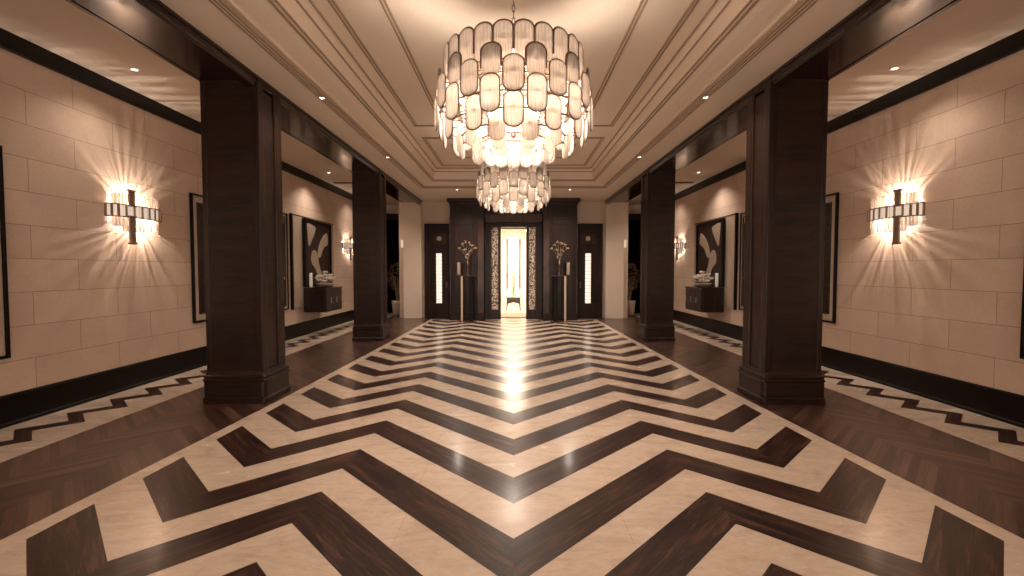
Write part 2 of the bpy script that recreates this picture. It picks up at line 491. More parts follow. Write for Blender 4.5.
# ---------------------------------------------------------------- columns
def make_column(s, yf, label, xo=XO):
    y0, y1 = yf, yf+.51; x0, x1 = XC, xo; ztop = ZS-.02
    t = thing('column', label, 'column', (s*(x0+x1)/2, (y0+y1)/2, 0), 'dark wood columns along the hall')
    L = Vector(t.location)
    def add(name, bm, m, bev=0.0, par=t):
        o = obj(name, bm, m, par, bevel=bev)
        o.data.transform(Matrix.Translation(-L)); return o
    b = B()
    box(b, s*(x0+.02), s*x1, y0+.012, y1-.012, .30, ztop)
    add('shaft', b, M['wood_h'], .004)
    # corner stiles and beads framing the aisle face
    for ya, yb in ((y0, y0+.10), (y1-.13, y1)):
        b = B(); box(b, s*x0, s*(x0+.085), ya, yb, .30, ztop)
        add('stile', b, M['wood_v'], .008)
    b = B()
    for yy in (y0+.10, y1-.152): box(b, s*(x0+.004), s*(x0+.03), yy, yy+.022, .36, ztop-.06)
    box(b, s*(x0+.004), s*(x0+.03), y0+.1, y1-.13, ztop-.06, ztop-.038)
    add('panel_bead', b, M['wood_mid'], .004)
    b = B(); box(b, s*(x1-.05), s*(x1+.006), y0+.004, y1-.004, .30, ztop); add('outer_stile', b, M['wood_v'], .006)
    # plinth: rounded front corners, stepped mouldings
    def ringp(e, r=.05, n=5):
        xa, xb, ya, yb = x0-e, x1+e*.6, y0-e, y1+e
        pts = []
        for cx, cy, a0 in ((xa+r, ya+r, PI), (xb-r*.3, ya+r*.3, 1.5*PI), (xb-r*.3, yb-r*.3, 0), (xa+r, yb-r, .5*PI)):
            rr = r if cx < (xa+xb)/2 else r*.3
            for i in range(n+1):
                a = a0 + i*PI/2/n; pts.append((s*(cx+rr*math.cos(a)), cy+rr*math.sin(a)))
        return pts
    b = B(); rings = []
    for e, z in ((.036, 0), (.048, .004), (.048, .06), (.036, .075), (.036, .245), (.044, .252), (.048, .262), (.044, .272), (.034, .278), (.034, .290), (.040, .300), (.036, .312), (.018, .322), (.008, .345), (.002, .36)):
        rings.append([b.verts.new((x, y, z)) for x, y in ringp(e)])
    for A, Bq in zip(rings, rings[1:]):
        n = len(A)
        for k in range(n): b.faces.new((A[k], A[(k+1) % n], Bq[(k+1) % n], Bq[k]))
    b.faces.new(rings[-1]); b.faces.new(rings[0])
    add('plinth', b, M['wood_h'])
    # small capital where the shaft meets the lintel
    b = B()
    for ya, yb, zz in ((y0-.006, y1+.006, .05),): box(b, s*(x0-.006), s*(x1+.008), ya, yb, ztop-zz+.01, ztop+.02)
    add('cap_moulding', b, M['wood_h'], .004)
    return t
for s, side in ((-1, 'left'), (1, 'right')):
    make_column(s, 5.16, f'nearest dark glossy wood column, on the {side} side of the chevron floor')
    make_column(s, 9.79, f'farther dark wood column on the {side}, next to the mounted console and abstract panel', 3.41)

# ---------------------------------------------------------------- downlights
def downlight(x, y, z, label, group, power, col=(1,.86,.735), size=2.2):
    t = thing('downlight', label, 'downlight', (x, y, z), group)
    b = B(); seg = 20
    prof = [(.030, .002), (.034, -.006), (.046, -.008), (.050, -.001), (.050, .002)]
    lathe(b, prof, seg=seg, cap=False); obj('trim_ring', b, M['paint'], t, smooth=True)
    b = B(); lathe(b, [(.0305, -.004), (.024, -.0065), (.002, -.007)], seg=16); obj('lens', b, M['bulb'], t, smooth=True)
    l = bpy.data.lights.new('downlight_or_fill_beam', 'SPOT'); l.energy = power; l.color = col
    l.spot_size = size; l.spot_blend = .8; l.shadow_soft_size = .03
    lo = bpy.data.objects.new('downlight_or_fill_beam', l); C.objects.link(lo); lo.location = (x, y, z-.02)
for s, side in ((-1, 'left'), (1, 'right')):
    for y, nm in ((-1.9, None), (1.9, None), (5.32, 'nearest'), (8.57, 'second'), (10.84, 'third'), (13.6, None)):
        if nm:
            downlight(s*4.32, y, ZSIDE, f'{nm} recessed downlight in the flat ceiling of the {side} side aisle', 'side aisle downlights', 48 if nm == 'third' else 22)
        else:
            l = bpy.data.lights.new('downlight_or_fill_beam', 'SPOT'); l.energy = 24; l.color = (1,.86,.735); l.spot_size = 2.2; l.spot_blend = .8; l.shadow_soft_size = .03  # added spots without fixtures, fill light for the hidden aisle stretches
            lo = bpy.data.objects.new('downlight_or_fill_beam', l); C.objects.link(lo); lo.location = (s*4.32, y, ZSIDE-.02)
    for y, nm in ((5.8, 'nearer'), (8.8, 'farther')):
        downlight(s*2.385, y, ZS, f'{nm} small spotlight at the edge of the ceiling tray, {side} side', 'hall ceiling spotlights', 30, size=2.3)
    downlight(s*1.5, 12.3, ZS, f'small spotlight in the ceiling above the {side} half of the dark portal', 'hall ceiling spotlights', 150, size=2.6)
    b = B(); box(b, s*4.15, s*4.68, 12.03, 12.10, ZSIDE-.012, ZSIDE+.002)
    for i in range(2): box(b, s*4.15, s*4.68, 12.02+.075*i, 12.032+.075*i, ZSIDE-.02, ZSIDE)
    tag(obj('ceiling_vent', b, M['bronze']), f'dark linear air slot in the {side} side ceiling beyond the last downlight', 'vent', 'ceiling air slots')

# ---------------------------------------------------------------- chandeliers
def capsule(w, h, n=7, flat=.75):
    """outline of a tall rounded panel, in x-z, centred on x, top at z=0"""
    r = w/2; pts = []
    ry = r*flat
    for i in range(n+1):
        a = PI*i/n; pts.append((r*math.cos(a), -ry + ry*math.sin(a)))
    for i in range(n+1):
        a = PI + PI*i/n; pts.append((r*math.cos(a), -h + ry + ry*math.sin(a)))
    return pts
def panel_mesh(w, h, th=.022):
    b = B(); pts = capsule(w, h); n = len(pts)
    # pillow-shaped solid: outline, shrunken faces front and back
    cz = -h/2
    def loop(k, y): return [b.verts.new((x*k, y, cz+(z-cz)*(1-(1-k)*w/h))) for x, z in pts]
    Ls = [loop(.80, -th/2), loop(.97, -th*.3), loop(1, 0), loop(.97, th*.3), loop(.80, th/2)]
    for A, Bq in zip(Ls, Ls[1:]):
        for k in range(n): b.faces.new((A[k], A[(k+1) % n], Bq[(k+1) % n], Bq[k]))
    b.faces.new(Ls[0]); b.faces.new(Ls[-1])
    return b
def rim_mesh(w, h, full):
    b = B(); pts = capsule(w+.006, h+.006, 9)
    if full: tube(b, [(x, 0, z+.003) for x, z in pts], .0055, 6, closed=True)
    else: tube(b, [(x, 0, z+.003) for x, z in [((w+.006)/2, -h*.72)] + pts[:10] + [(-(w+.006)/2, -h*.72)]], .0085, 6)
    return b
TIERS = [  # radius, top z (above eye), height, width, count, first angle, material, rim style
    (.590, 1.845, .30, .145, 24, 7.5, 'crystal', 'arch'),
    (.640, 1.665, .25, .150, 12, 15, 'crystal', 'arch'),
    (.660, 1.565, .26, .150, 12, 0, 'crystal', 'full'),
    (.665, 1.435, .27, .145, 12, 15, 'crystal_low', 'full'),
    (.600, 1.330, .26, .140, 12, 0, 'crystal_low', 'full'),
    (.480, 1.250, .25, .130, 12, 15, 'crystal_low', 'none'),
    (.340, 1.210, .24, .125, 9, 0, 'crystal_low', 'none'),
    (.180, 1.190, .23, .110, 5, 0, 'crystal_low', 'none'),
]
def make_chandelier(label, loc):
    zc = loc[2]
    t = thing('chandelier', label, 'chandelier', loc, 'tiered glass chandeliers')
    off = -EYE - 1.845     # local z = 0 at the crown of the panels
    drop = ZT - zc        # ceiling above the local origin
    b = B(); lathe(b, [(.02, drop-.06), (.075, drop-.045), (.09, drop-.012), (.09, drop)], seg=20); obj('canopy', b, M['bronze'], t, smooth=True)
    b = B(); z = .0; i = 0
    while z < drop-.06:
        n = 12; L = .033; w = .012
        pts = []
        for k in range(n):
            a = 2*PI*k/n; x, zz = w*math.cos(a), L*math.sin(a)
            pts.append((x, 0, z+L+zz) if i % 2 else (0, x, z+L+zz))
        tube(b, pts, .0035, 5, closed=True); z += .054; i += 1
    obj('chain', b, M['bronze'], t, smooth=True)
    b = B(); lathe(b, [(.008, .02), (.03, 0), (.034, -.02), (.018, -.04), (.018, -.14), (.03, -.17), (.03, -.20), (.015, -.22), (.015, -.62), (.03, -.66), (.004, -.70)], seg=16)
    obj('stem', b, M['bronze'], t, smooth=True)
    b = B(); lathe(b, [(.33, -.10), (.34, -.095), (.34, -.085), (.02, -.07)], seg=32); obj('uplight_shield', b, M['bronze'], t)  # added disc, keeps the lamps from overlighting the ceiling
    for ti, (r, zt, h, w, n, a0, mt, rim) in enumerate(TIERS):
        zz = zt + EYE + off - (0)
        # supporting ring and its spokes
        b = B(); zr = zz-h*.42
        tube(b, [((r-.035)*math.cos(2*PI*k/40), (r-.035)*math.sin(2*PI*k/40), zr) for k in range(40)], .006, 6, closed=True)
        for k in range(6 if ti < 5 else 4):
            a = 2*PI*k/(6 if ti < 5 else 4) + ti*.3
            tube(b, [(.012*math.cos(a), .012*math.sin(a), zr+.02), ((r-.035)*math.cos(a), (r-.035)*math.sin(a), zr)], .004, 5)
        obj('support_ring', b, M['bronze'], t, smooth=True)
        pm = obj('glass_panel', panel_mesh(w, h), M[mt], t, smooth=True)
        rm = obj('metal_rim', rim_mesh(w, h, rim == 'full'), M['bronze'], pm, smooth=True) if rim != 'none' else None
        hb = B(); box(hb, -.008, .008, 0, .045, -h*.42-.008, -h*.42+.004)
        hk = obj('clip', hb, M['bronze'], pm)
        for k in range(n):
            a = 2*PI*k/n + math.radians(a0) + PI/2
            if k == 0: p = pm
            else:
                p = pm.copy(); C.objects.link(p); p.parent = t
                for ch in (rm, hk):
                    if ch is not None:
                        c = ch.copy(); C.objects.link(c); c.parent = p
            p.location = (r*math.cos(a), r*math.sin(a), zz)
            p.rotation_euler = (0, 0, a + PI/2)
    # candle bulbs
    for k in range(8):
        a = 2*PI*k/8; r = .30
        b = B(); ellipsoid(b, (r*math.cos(a), r*math.sin(a), -.42), .018, .018, .04); obj('bulb', b, M['bulb'], t, smooth=True)
    for dz, e, rad in ((-.32, CH*.4, .27), (-.58, CH*.6, .24)):
        l = bpy.data.lights.new('chandelier_lamp', 'POINT'); l.energy = e*(1 if loc[1] < 6 else .6); l.color = (1,.86,.735); l.shadow_soft_size = rad
        lo = bpy.data.objects.new('chandelier_lamp', l); C.objects.link(lo); lo.location = (loc[0], loc[1], zc+dz)
    return t
CH = 170
make_chandelier('nearer and larger looking tiered glass chandelier with rounded ribbed panels, hanging on a chain', (0, 4.05, EYE+1.845))
make_chandelier('farther chandelier of ribbed glass panels, hanging below and behind the near one', (0, 8.45, EYE+1.95))

# ---------------------------------------------------------------- wall sconces
def make_sconce(s, y, label, zoff=0):
    t = thing('wall_sconce', label, 'wall sconce', (s*XW, y, 2.2+zoff), 'curved glass wall sconces')
    n = 22; hw, dep = .40, .17
    def arc(k, m, sc=1.0):
        a = PI*k/m; return (-s*(.01 + dep*sc*math.sin(a)**.8), -hw*sc*math.cos(a))
    b = B(); box(b, 0, -s*.015, -.12, .06, -.16, .20); obj('backplate', b, M['silver'], t, bevel=.004)
    # ribbed glass drum made of upright tubes, a longer middle set
    b = B()
    for k in range(1, 17):
        x, yy = arc(k, 17, .80)
        lathe(b, [(.026, -.22 if 3 < k < 14 else -.16), (.030, -.19 if 3 < k < 14 else -.14), (.030, .22), (.022, .245)], x, yy, 8)
    obj('glass_tubes', b, M['sconce_glass'], t, smooth=True)
    # curved lattice band
    b = B()
    for z0, z1 in ((-.05, -.036), (.098, .112)):
        for k in range(n):
            p0, p1 = arc(k, n), arc(k+1, n); q0, q1 = arc(k, n, .955), arc(k+1, n, .955)
            prism(b, [p0, p1, q1, q0], z1-z0, 'z', z0)
    for k in range(0, n+1, 2):
        x, yy = arc(k, n, .98); box(b, x-.011, x+.011, yy-.008, yy+.008, -.045, .105)
    obj('band_frame', b, M['bronze_pale'], t)
    b = B()
    for k in range(n):
        p0, p1 = arc(k, n, .965), arc(k+1, n, .965); q0, q1 = arc(k, n, .945), arc(k+1, n, .945)
        prism(b, [p0, p1, q1, q0], .14, 'z', -.04)
    obj('band_glass', b, glow('band_glass_glow', (1,.82,.66), .30, (.6,.48,.38)), t)
    # upright metal bar of three rods at the front
    for z0, z1 in ((.09, .29), (-.375, -.03)):
        b = B()
        for dy in (-.034, -.012, .012, .034): lathe(b, [(.013, z0), (.013, z1)], -s*.165, dy-.20, 8)
        box(b, -s*.147, -s*.183, -.25, -.15, z1-.02, z1+.004); box(b, -s*.147, -s*.183, -.25, -.15, z0-.004, z0+.02)
        obj('upright_bar', b, M['bronze_pale'], t)
    b = B(); lathe(b, [(.006, -.20), (.014, -.19), (.014, -.10), (.006, -.05)], -s*.15, .10, 8); obj('drop_rod', b, M['bronze'], t, smooth=True)
    for dy in (-.16, .16):
        b = B(); ellipsoid(b, (-s*.06, dy*1.5, .03), .018, .018, .045); obj('bulb', b, M['bulb'], t, smooth=True)
        l = bpy.data.lights.new('sconce_lamp', 'POINT'); l.energy = SN if y < 10 else 6; l.color = (1,.86,.735); l.shadow_soft_size = .012
        l.use_nodes = True; nt = l.node_tree; em = nt.nodes['Emission']
        tc = nt.nodes.new('ShaderNodeTexCoord'); sp = nt.nodes.new('ShaderNodeSeparateXYZ'); nt.links.new(tc.outputs['Normal'], sp.inputs[0])
        at = nt.nodes.new('ShaderNodeMath'); at.operation = 'ARCTAN2'; nt.links.new(sp.outputs[2], at.inputs[0]); nt.links.new(sp.outputs[1], at.inputs[1])
        nz = nt.nodes.new('ShaderNodeTexNoise'); nz.noise_dimensions = '1D'; nz.inputs['Scale'].default_value = 9; nz.inputs['Detail'].default_value = 1  # noise in the lamp strength paints rays onto the wall
        nt.links.new(at.outputs[0], nz.inputs['W'])
        cr = nt.nodes.new('ShaderNodeMapRange'); cr.inputs['From Min'].default_value = .38; cr.inputs['From Max'].default_value = .62
        cr.inputs['To Min'].default_value = .25; cr.inputs['To Max'].default_value = 2.0
        nt.links.new(nz.outputs[0], cr.inputs['Value']); nt.links.new(cr.outputs[0], em.inputs['Strength'])
        lo = bpy.data.objects.new('sconce_lamp', l); C.objects.link(lo)
        lo.location = (s*(XW-.085), y+dy*.6, 2.34+zoff-(.22 if dy > 0 else 0))
    return t
SN = 11
for s, side in ((-1, 'left'), (1, 'right')):
    make_sconce(s, 5.90, f'large curved sconce with banded glass tubes glowing on the near {side} stone wall')
    make_sconce(s, 13.52, f'far {side} wall sconce glowing just past the mounted console, mostly behind the second column', -.02)

# ---------------------------------------------------------------- mirrors on the side walls
def wall_mirror(s, y0, y1, z0, z1, label, w=.09, group='framed wall mirrors'):
    t = thing('wall_mirror', label, 'mirror', (s*XW, (y0+y1)/2, z0), group)
    L = Vector(t.location)
    def add(n, bm, m, bev=0):
        o = obj(n, bm, m, t, bevel=bev); o.data.transform(Matrix.Translation(-L)); return o
    X = lambda d: s*(XW-d)
    b = B()
    box(b, X(0), X(.045), y0, y0+.025, z0, z1); box(b, X(0), X(.045), y1-.025, y1, z0, z1)
    box(b, X(0), X(.045), y0+.025, y1-.025, z0, z0+.025); box(b, X(0), X(.045), y0+.025, y1-.025, z1-.025, z1)
    add('outer_frame', b, M['wood_black'], .004)
    b = B()
    a0, a1, c0, c1 = y0+.025, y1-.025, z0+.025, z1-.025
    for q in ((a0, a0+w, c0, c1), (a1-w, a1, c0, c1), (a0+w, a1-w, c0, c0+w), (a0+w, a1-w, c1-w, c1)):
        box(b, X(0), X(.025), *q)
    add('silver_border', b, M['silver'], .01)
    b = B(); box(b, X(0), X(.032), a0+w, a0+w+.02, c0+w, c1-w); box(b, X(0), X(.032), a1-w-.02, a1-w, c0+w, c1-w)
    box(b, X(0), X(.032), a0+w+.02, a1-w-.02, c0+w, c0+w+.02); box(b, X(0), X(.032), a0+w+.02, a1-w-.02, c1-w-.02, c1-w)
    add('inner_bead', b, M['black'], .004)
    b = B(); box(b, X(0), X(.018), a0+w, a1-w, c0+w, c1-w); add('mirror_pane', b, M['mirror'])
    return t
for s, side in ((-1, 'left'), (1, 'right')):
    wall_mirror(s, 2.85, 4.385, .66, 2.68, f'tall framed mirror cut by the {side} edge of the view', .07)
    wall_mirror(s, 6.95, 8.45, .70, 2.67, f'tall framed mirror on the {side} wall, half hidden by the nearest column', .10)
    wall_mirror(s, 9.25, 9.88, .66, 2.72, f'narrow framed mirror on the {side} wall, seen just past the nearest column', .05)
    # pale mirrored slab behind the abstract panel, with a thin dark edge
    t = thing('wall_panel', f'pale glossy backing slab behind the abstract panel on the {side} wall', 'wall panel', (s*XW, 11.2, .64), 'backing slabs')
    L = Vector(t.location)
    b = B(); box(b, s*XW, s*(XW-.03), 10.10, 12.4, .66, 2.73); o = obj('slab', b, plain('polished_slab', (.62,.48,.37), .12, .2), t); o.data.transform(Matrix.Translation(-L))
    b = B(); box(b, s*XW, s*(XW-.05), 10.04, 10.10, .64, 2.75); box(b, s*XW, s*(XW-.04), 10.04, 12.43, 2.73, 2.745)
    o = obj('edge_strip', b, M['wood_black'], t); o.data.transform(Matrix.Translation(-L))
    # abstract panel
    y0, y1, z0, z1 = 10.58, 12.12, 1.115, 2.70
    t = thing('abstract_panel', f'dark abstract art panel with pale curved shapes above the console on the {side} wall', 'artwork', (s*(XW-.03), 11.3, z0), 'abstract wall panels')
    L = Vector(t.location)
    X = lambda d: s*(XW-.03-d)
    b = B(); box(b, X(0), X(.04), y0+.05, y1-.05, z0+.05, z1-.05); o = obj('canvas', b, M['wood_v'], t); o.data.transform(Matrix.Translation(-L))
    b = B()
    box(b, X(0), X(.07), y0, y0+.06, z0, z1); box(b, X(0), X(.07), y1-.06, y1, z0, z1)
    box(b, X(0), X(.07), y0+.06, y1-.06, z0, z0+.06); box(b, X(0), X(.07), y0+.06, y1-.06, z1-.06, z1)
    o = obj('frame', b, M['wood_black'], t, bevel=.006); o.data.transform(Matrix.Translation(-L))
    def uvp(u, v): return (y0+.05+(y1-y0-.1)*u, z0+.05+(z1-z0-.1)*v)
    shapes = (
        [(.06,.97), (.14,.98), (.30,.95), (.40,.93), (.36,.84), (.27,.74), (.20,.66), (.14,.60), (.10,.66), (.09,.78), (.07,.88)],
        [(.86,.88), (.72,.82), (.60,.72), (.50,.60), (.46,.48), (.50,.43), (.58,.45), (.64,.54), (.72,.62), (.86,.66), (.90,.70), (.89,.80)],
        [(.30,.56), (.38,.55), (.45,.50), (.48,.42), (.50,.34), (.56,.24), (.64,.14), (.74,.04), (.82,-.06), (.62,-.06), (.52,.04), (.45,.14), (.38,.24), (.30,.30), (.22,.34), (.20,.42), (.24,.52)],
    )
    for sh in shapes:
        b = B(); pts = [uvp(u, max(.0, v)) for u, v in sh]
        # smooth the outline
        sm = []
        for i in range(len(pts)):
            p, q = pts[i], pts[(i+1) % len(pts)]
            sm += [(p[0]*.75+q[0]*.25, p[1]*.75+q[1]*.25), (p[0]*.25+q[0]*.75, p[1]*.25+q[1]*.75)]
        d0 = X(.038); prism(b, sm, -s*.012, 'x', d0)
        o = obj('pale_shape', b, plain('pale_leaf_inlay', (.50,.38,.28), .4), t); o.data.transform(Matrix.Translation(-L))
    # floating console
    cx0, cx1, cy0, cy1, cz0, cz1 = 4.33, XW-.032, 10.60, 11.62, .53, 1.10
    t = thing('console_cabinet', f'dark wooden console cabinet mounted on the {side} stone wall under the abstract panel', 'console', (s*(XW-.03), 11.1, cz0), 'wall mounted consoles')
    L = Vector(t.location)
    def add(n, bm, m, bev=0, par=t):
        o = obj(n, bm, m, par, bevel=bev); o.data.transform(Matrix.Translation(-L)); return o
    b = B(); box(b, s*(cx0+.02), s*cx1, cy0+.015, cy1-.015, cz0, cz1-.03); add('body', b, M['wood_h'], .004)
    b = B(); box(b, s*cx0, s*cx1, cy0, cy1, cz1-.035, cz1); add('top', b, M['wood_y'], .006)
    for k in range(3):
        ya = cy0+.03+k*.325
        b = B(); box(b, s*(cx0+.004), s*(cx0+.022), ya, ya+.31, cz0+.03, cz1-.05)
        d = add('door', b, M['wood_v'], .004)
        b = B(); box(b, s*(cx0-.012), s*(cx0+.006), ya+.27, ya+.282, cz0+.2, cz0+.34); add('handle', b, M['brass'], .002, d)
    b = B()
    for k in range(2): box(b, s*(cx0+.05+k*.25), s*(cx0+.27+k*.25), cy0+.004, cy0+.02, cz0+.04, cz1-.06)
    add('end_panel', b, M['wood_v'], .004)
    # bowl of white flowers
    fx, fy = s*4.50, 11.0
    t = thing('flower_bowl', f'low bowl of white blossoms standing on the {side} console', 'flower arrangement', (fx, fy, cz1), 'white flower bowls')
    b = B(); lathe(b, [(.05, 0), (.10, .01), (.19, .06), (.22, .10), (.21, .10), (.18, .065), (.02, .03)], seg=20); obj('bowl', b, M['pot'], t, smooth=True)
    b = B(); rr = random.Random(5)
    for k in range(26):
        a = rr.uniform(0, 2*PI); q = rr.uniform(0, .21); cz = .15 + rr.uniform(-.03, .20)*(1-q*2) + .02
        for j in range(5):
            aa = 2*PI*j/5 + a
            ellipsoid(b, (q*math.cos(a)+.03*math.cos(aa), q*math.sin(a)+.03*math.sin(aa), cz), .045, .026, .018,
                      Matrix.Rotation(aa, 4, 'Z') @ Matrix.Rotation(rr.uniform(-.9, .1), 4, 'Y'), 6, 4)
    obj('blossoms', b, M['petal'], t, smooth=True)
    b = B()
    for k in range(9):
        a = 2*PI*k/9+.2; pts = [Vector((.05*math.cos(a), .05*math.sin(a), .08)), Vector((.17*math.cos(a), .17*math.sin(a), .17)), Vector((.27*math.cos(a), .27*math.sin(a), .12))]
        w = Vector((-math.sin(a), math.cos(a), 0))*.022
        v = [b.verts.new(p) for p in (pts[0], pts[1]-w, pts[2], pts[1]+w)]; b.faces.new(v)
    obj('leaves', b, M['leaf'], t)
    # pale glass candle shade
    t = thing('candle_shade', f'slim pale lit glass candle shade at the near wall end of the {side} console', 'candle holder', (s*4.72, 10.70, cz1), 'glass candle shades')
    b = B(); lathe(b, [(.045, 0), (.05, .01), (.05, .02), (.02, .03)], seg=16); obj('foot', b, M['brass'], t, smooth=True)
    b = B(); lathe(b, [(.03, .02), (.035, .05), (.035, .33), (.033, .34), (.032, .05)], seg=16, cap=False); obj('glass_cylinder', b, glow('candle_glass', (1,.84,.70), .10), t, smooth=True)

# ---------------------------------------------------------------- far portal
def portal_tower(s, side):
    x0, x1, yf = .885, 1.90, 13.80
    t = thing('portal_tower', f'tall dark panelled wood tower with cornice on the {side} of the lit doorway', 'wood panelling', (s*1.39, 14.1, 0), 'panelled towers of the portal')
    L = Vector(t.location)
    def add(n, bm, m, bev=0, par=t):
        o = obj(n, bm, m, par, bevel=bev); o.data.transform(Matrix.Translation(-L)); return o
    b = B(); box(b, s*x0, s*x1, yf, 14.5, 0, 3.60); add('body', b, M['wood_v'], .006)
    b = B(); pr = [(0, 3.46), (.02, 3.47), (.03, 3.52), (.07, 3.55), (.08, 3.60), (.08, 3.645), (-.1, 3.645), (-.1, 3.46)]
    rings = [[b.verts.new(p) for p in ((s*(x0-.0), yf-e, z), (s*(x1+e), yf-e, z), (s*(x1+e), 14.5, z), (s*(x0-.0), 14.5, z))] for e, z in pr]
    for A, Bq in zip(rings, rings[1:]+rings[:1]):
        for k in range(4): b.faces.new((A[k], A[(k+1) % 4], Bq[(k+1) % 4], Bq[k]))
    add('cornice', b, M['wood_h'])
    b = B(); box(b, s*x0, s*(x1+.02), yf-.022, yf+.02, 3.02, 3.055); add('rail_moulding', b, M['wood_mid'], .006)
    b = B()
    box(b, s*(x1-.13), s*x1, yf-.018, yf, .20, 3.02); box(b, s*(x0+.20), s*(x0+.30), yf-.018, yf, .20, 3.02)
    box(b, s*(x0+.30), s*(x1-.13), yf-.018, yf, 2.86, 3.02); box(b, s*(x0+.30), s*(x1-.13), yf-.018, yf, .20, .42)
    add('panel_frame', b, M['wood_v'], .006)
    b = B(); box(b, s*x0, s*(x0+.20), yf-.035, yf, .20, 3.02); add('inner_pilaster', b, M['wood_mid'], .012)  # lighter wood paints in a glossy reflection on the inner strip
    b = B(); box(b, s*x0, s*(x1+.015), yf-.045, yf+.02, 0, .20); add('skirting', b, M['wood_h'], .008)
for s, side in ((-1, 'left'), (1, 'right')): portal_tower(s, side)

# entrance between the towers
b = B(); box(b, -.885, .885, 14.12, 14.5, 2.83, 3.62)
door = struct('door_1', b, M['wood_h'])
b = B(); box(b, -.885, .885, 14.05, 14.14, 2.96, 3.24); obj('lintel_fascia', b, M['wood_mid'], door, bevel=.01)
b = B(); n = 16
for z0, z1, y in ((3.24, 3.30, 13.98), (2.92, 2.96, 14.02), (3.50, 3.62, 13.95)): box(b, -.885, .885, y, 14.15, z0, z1)
obj('lintel_moulding', b, M['wood_h'], door, bevel=.015)
for s in (-1, 1):
    b = B()
    box(b, s*.39, s*.47, 14.06, 14.5, 0, 2.84); box(b, s*.67, s*.74, 14.06, 14.5, 0, 2.84); box(b, s*.74, s*.885, 14.12, 14.5, 0, 2.84)
    box(b, s*.47, s*.67, 14.10, 14.5, 0, .30); box(b, s*.47, s*.67, 14.25, 14.5, .3, 2.84)
    obj('jamb', b, M['wood_v'], door, bevel=.005)
    b = B(); box(b, s*.47, s*.67, 14.14, 14.24, .30, 2.82); obj('pebbled_glass_panel', b, M['pebble'], door)
    b = B(); box(b, s*.004, s*.388, 14.38, 14.392, .02, 2.80); lf = obj('glass_leaf', b, M['clear'], door)
    b = B(); tube(b, [(s*.20, 14.33, .92), (s*.20, 14.33, 2.48)], .022, 10); box(b, s*.19, s*.21, 14.33, 14.38, 1.2, 1.22); box(b, s*.19, s*.21, 14.33, 14.38, 2.2, 2.22)
    obj('pull_handle', b, M['bronze'], lf)
# vestibule beyond
b = B(); box(b, -1.7, 1.7, 14.5, 20, -.2, -.0); struct('floor_vestibule', b, M['marble'])
b = B()
box(b, -1.7, -1.5, 14.8, 20, 0, 3.2); box(b, 1.5, 1.7, 14.8, 20, 0, 3.2); box(b, -1.7, 1.7, 20, 20.2, 0, 3.2); box(b, -1.7, 1.7, 14.8, 20.2, 3.2, 3.3)
struct('wall_vestibule', b, M['white_wall'])
for yy, e in ((15.8, 95), (18.3, 85)):
    l = bpy.data.lights.new('vestibule_lamp', 'AREA'); l.energy = e; l.color = (1,.88,.76); l.shape = 'DISK'; l.size = .8
    lo = bpy.data.objects.new('vestibule_lamp', l); C.objects.link(lo); lo.location = (0, yy, 3.12)
t = thing('ceiling_lamp', 'round glowing ceiling lamp in the bright vestibule beyond the glass doors', 'lamp', (0, 18.3, 3.14))
b = B(); lathe(b, [(.40, .06), (.42, .0), (.40, .01)], seg=28, cap=False); obj('rim', b, M['brass'], t, smooth=True)
b = B(); lathe(b, [(.40, .03), (.39, .02), (.01, .015)], seg=28); obj('diffuser', b, glow('vestibule_diffuser', (1,.88,.72), 1.2), t, smooth=True)
# bench with vase
t = thing('bench', 'small dark bench with flared legs inside the bright vestibule', 'bench', (0, 17.2, 0))
b = B(); box(b, -.26, .26, -.2, .2, .42, .50); obj('seat', b, M['black'], t, bevel=.01)
b = B(); prism(b, [(-.24, .43), (.24, .43), (.22, .26), (.0, .32), (-.22, .26)], .03, 'y', -.18); obj('apron', b, M['black'], t)
for sx in (-1, 1):
    for sy in (-1, 1):
        b = B(); prism(b, [(sx*.19, .42), (sx*.25, .42), (sx*.27, 0), (sx*.235, 0)], .04, 'y', sy*.16-.02); obj('leg', b, M['black'], t)
t = thing('vase', 'clear vase with pale branches of blossom on the dark vestibule bench', 'vase', (0, 17.2, .50))
b = B(); lathe(b, [(.05, 0), (.06, .02), (.045, .3), (.06, .42), (.055, .42), (.04, .3), (.05, .03)], seg=16); obj('glass_body', b, M['clear'], t, smooth=True)
b = B(); rr = random.Random(3)
for k in range(14):
    a = rr.uniform(0, 2*PI); r = rr.uniform(.08, .24); z = rr.uniform(.5, .98)
    tube(b, [(0, 0, .1), (.3*r*math.cos(a), .3*r*math.sin(a), .45), (r*math.cos(a), r*math.sin(a), z)], .005, 5)
obj('branches', b, M['leaf'], t)
b = B()
for k in range(70):
    a = rr.uniform(0, 2*PI); r = rr.uniform(.0, .27)
    ellipsoid(b, (r*math.cos(a), r*math.sin(a), rr.uniform(.5, 1.0)), .028, .028, .02, None, 6, 4)
obj('blossoms', b, plain('dusky_petal', (.55,.40,.28), .6), t, smooth=True)
b = B(); box(b, -.6, .6, 14.62, 16.0, .001, .012)
for k in range(5): box(b, -.6, .6, 14.7+k*.27, 14.76+k*.27, .012, .016)
tag(obj('door_mat', b, plain('woven_tan_mat', (.42,.30,.21), .9)), 'tan ribbed mat lying just inside the glass doors', 'mat')

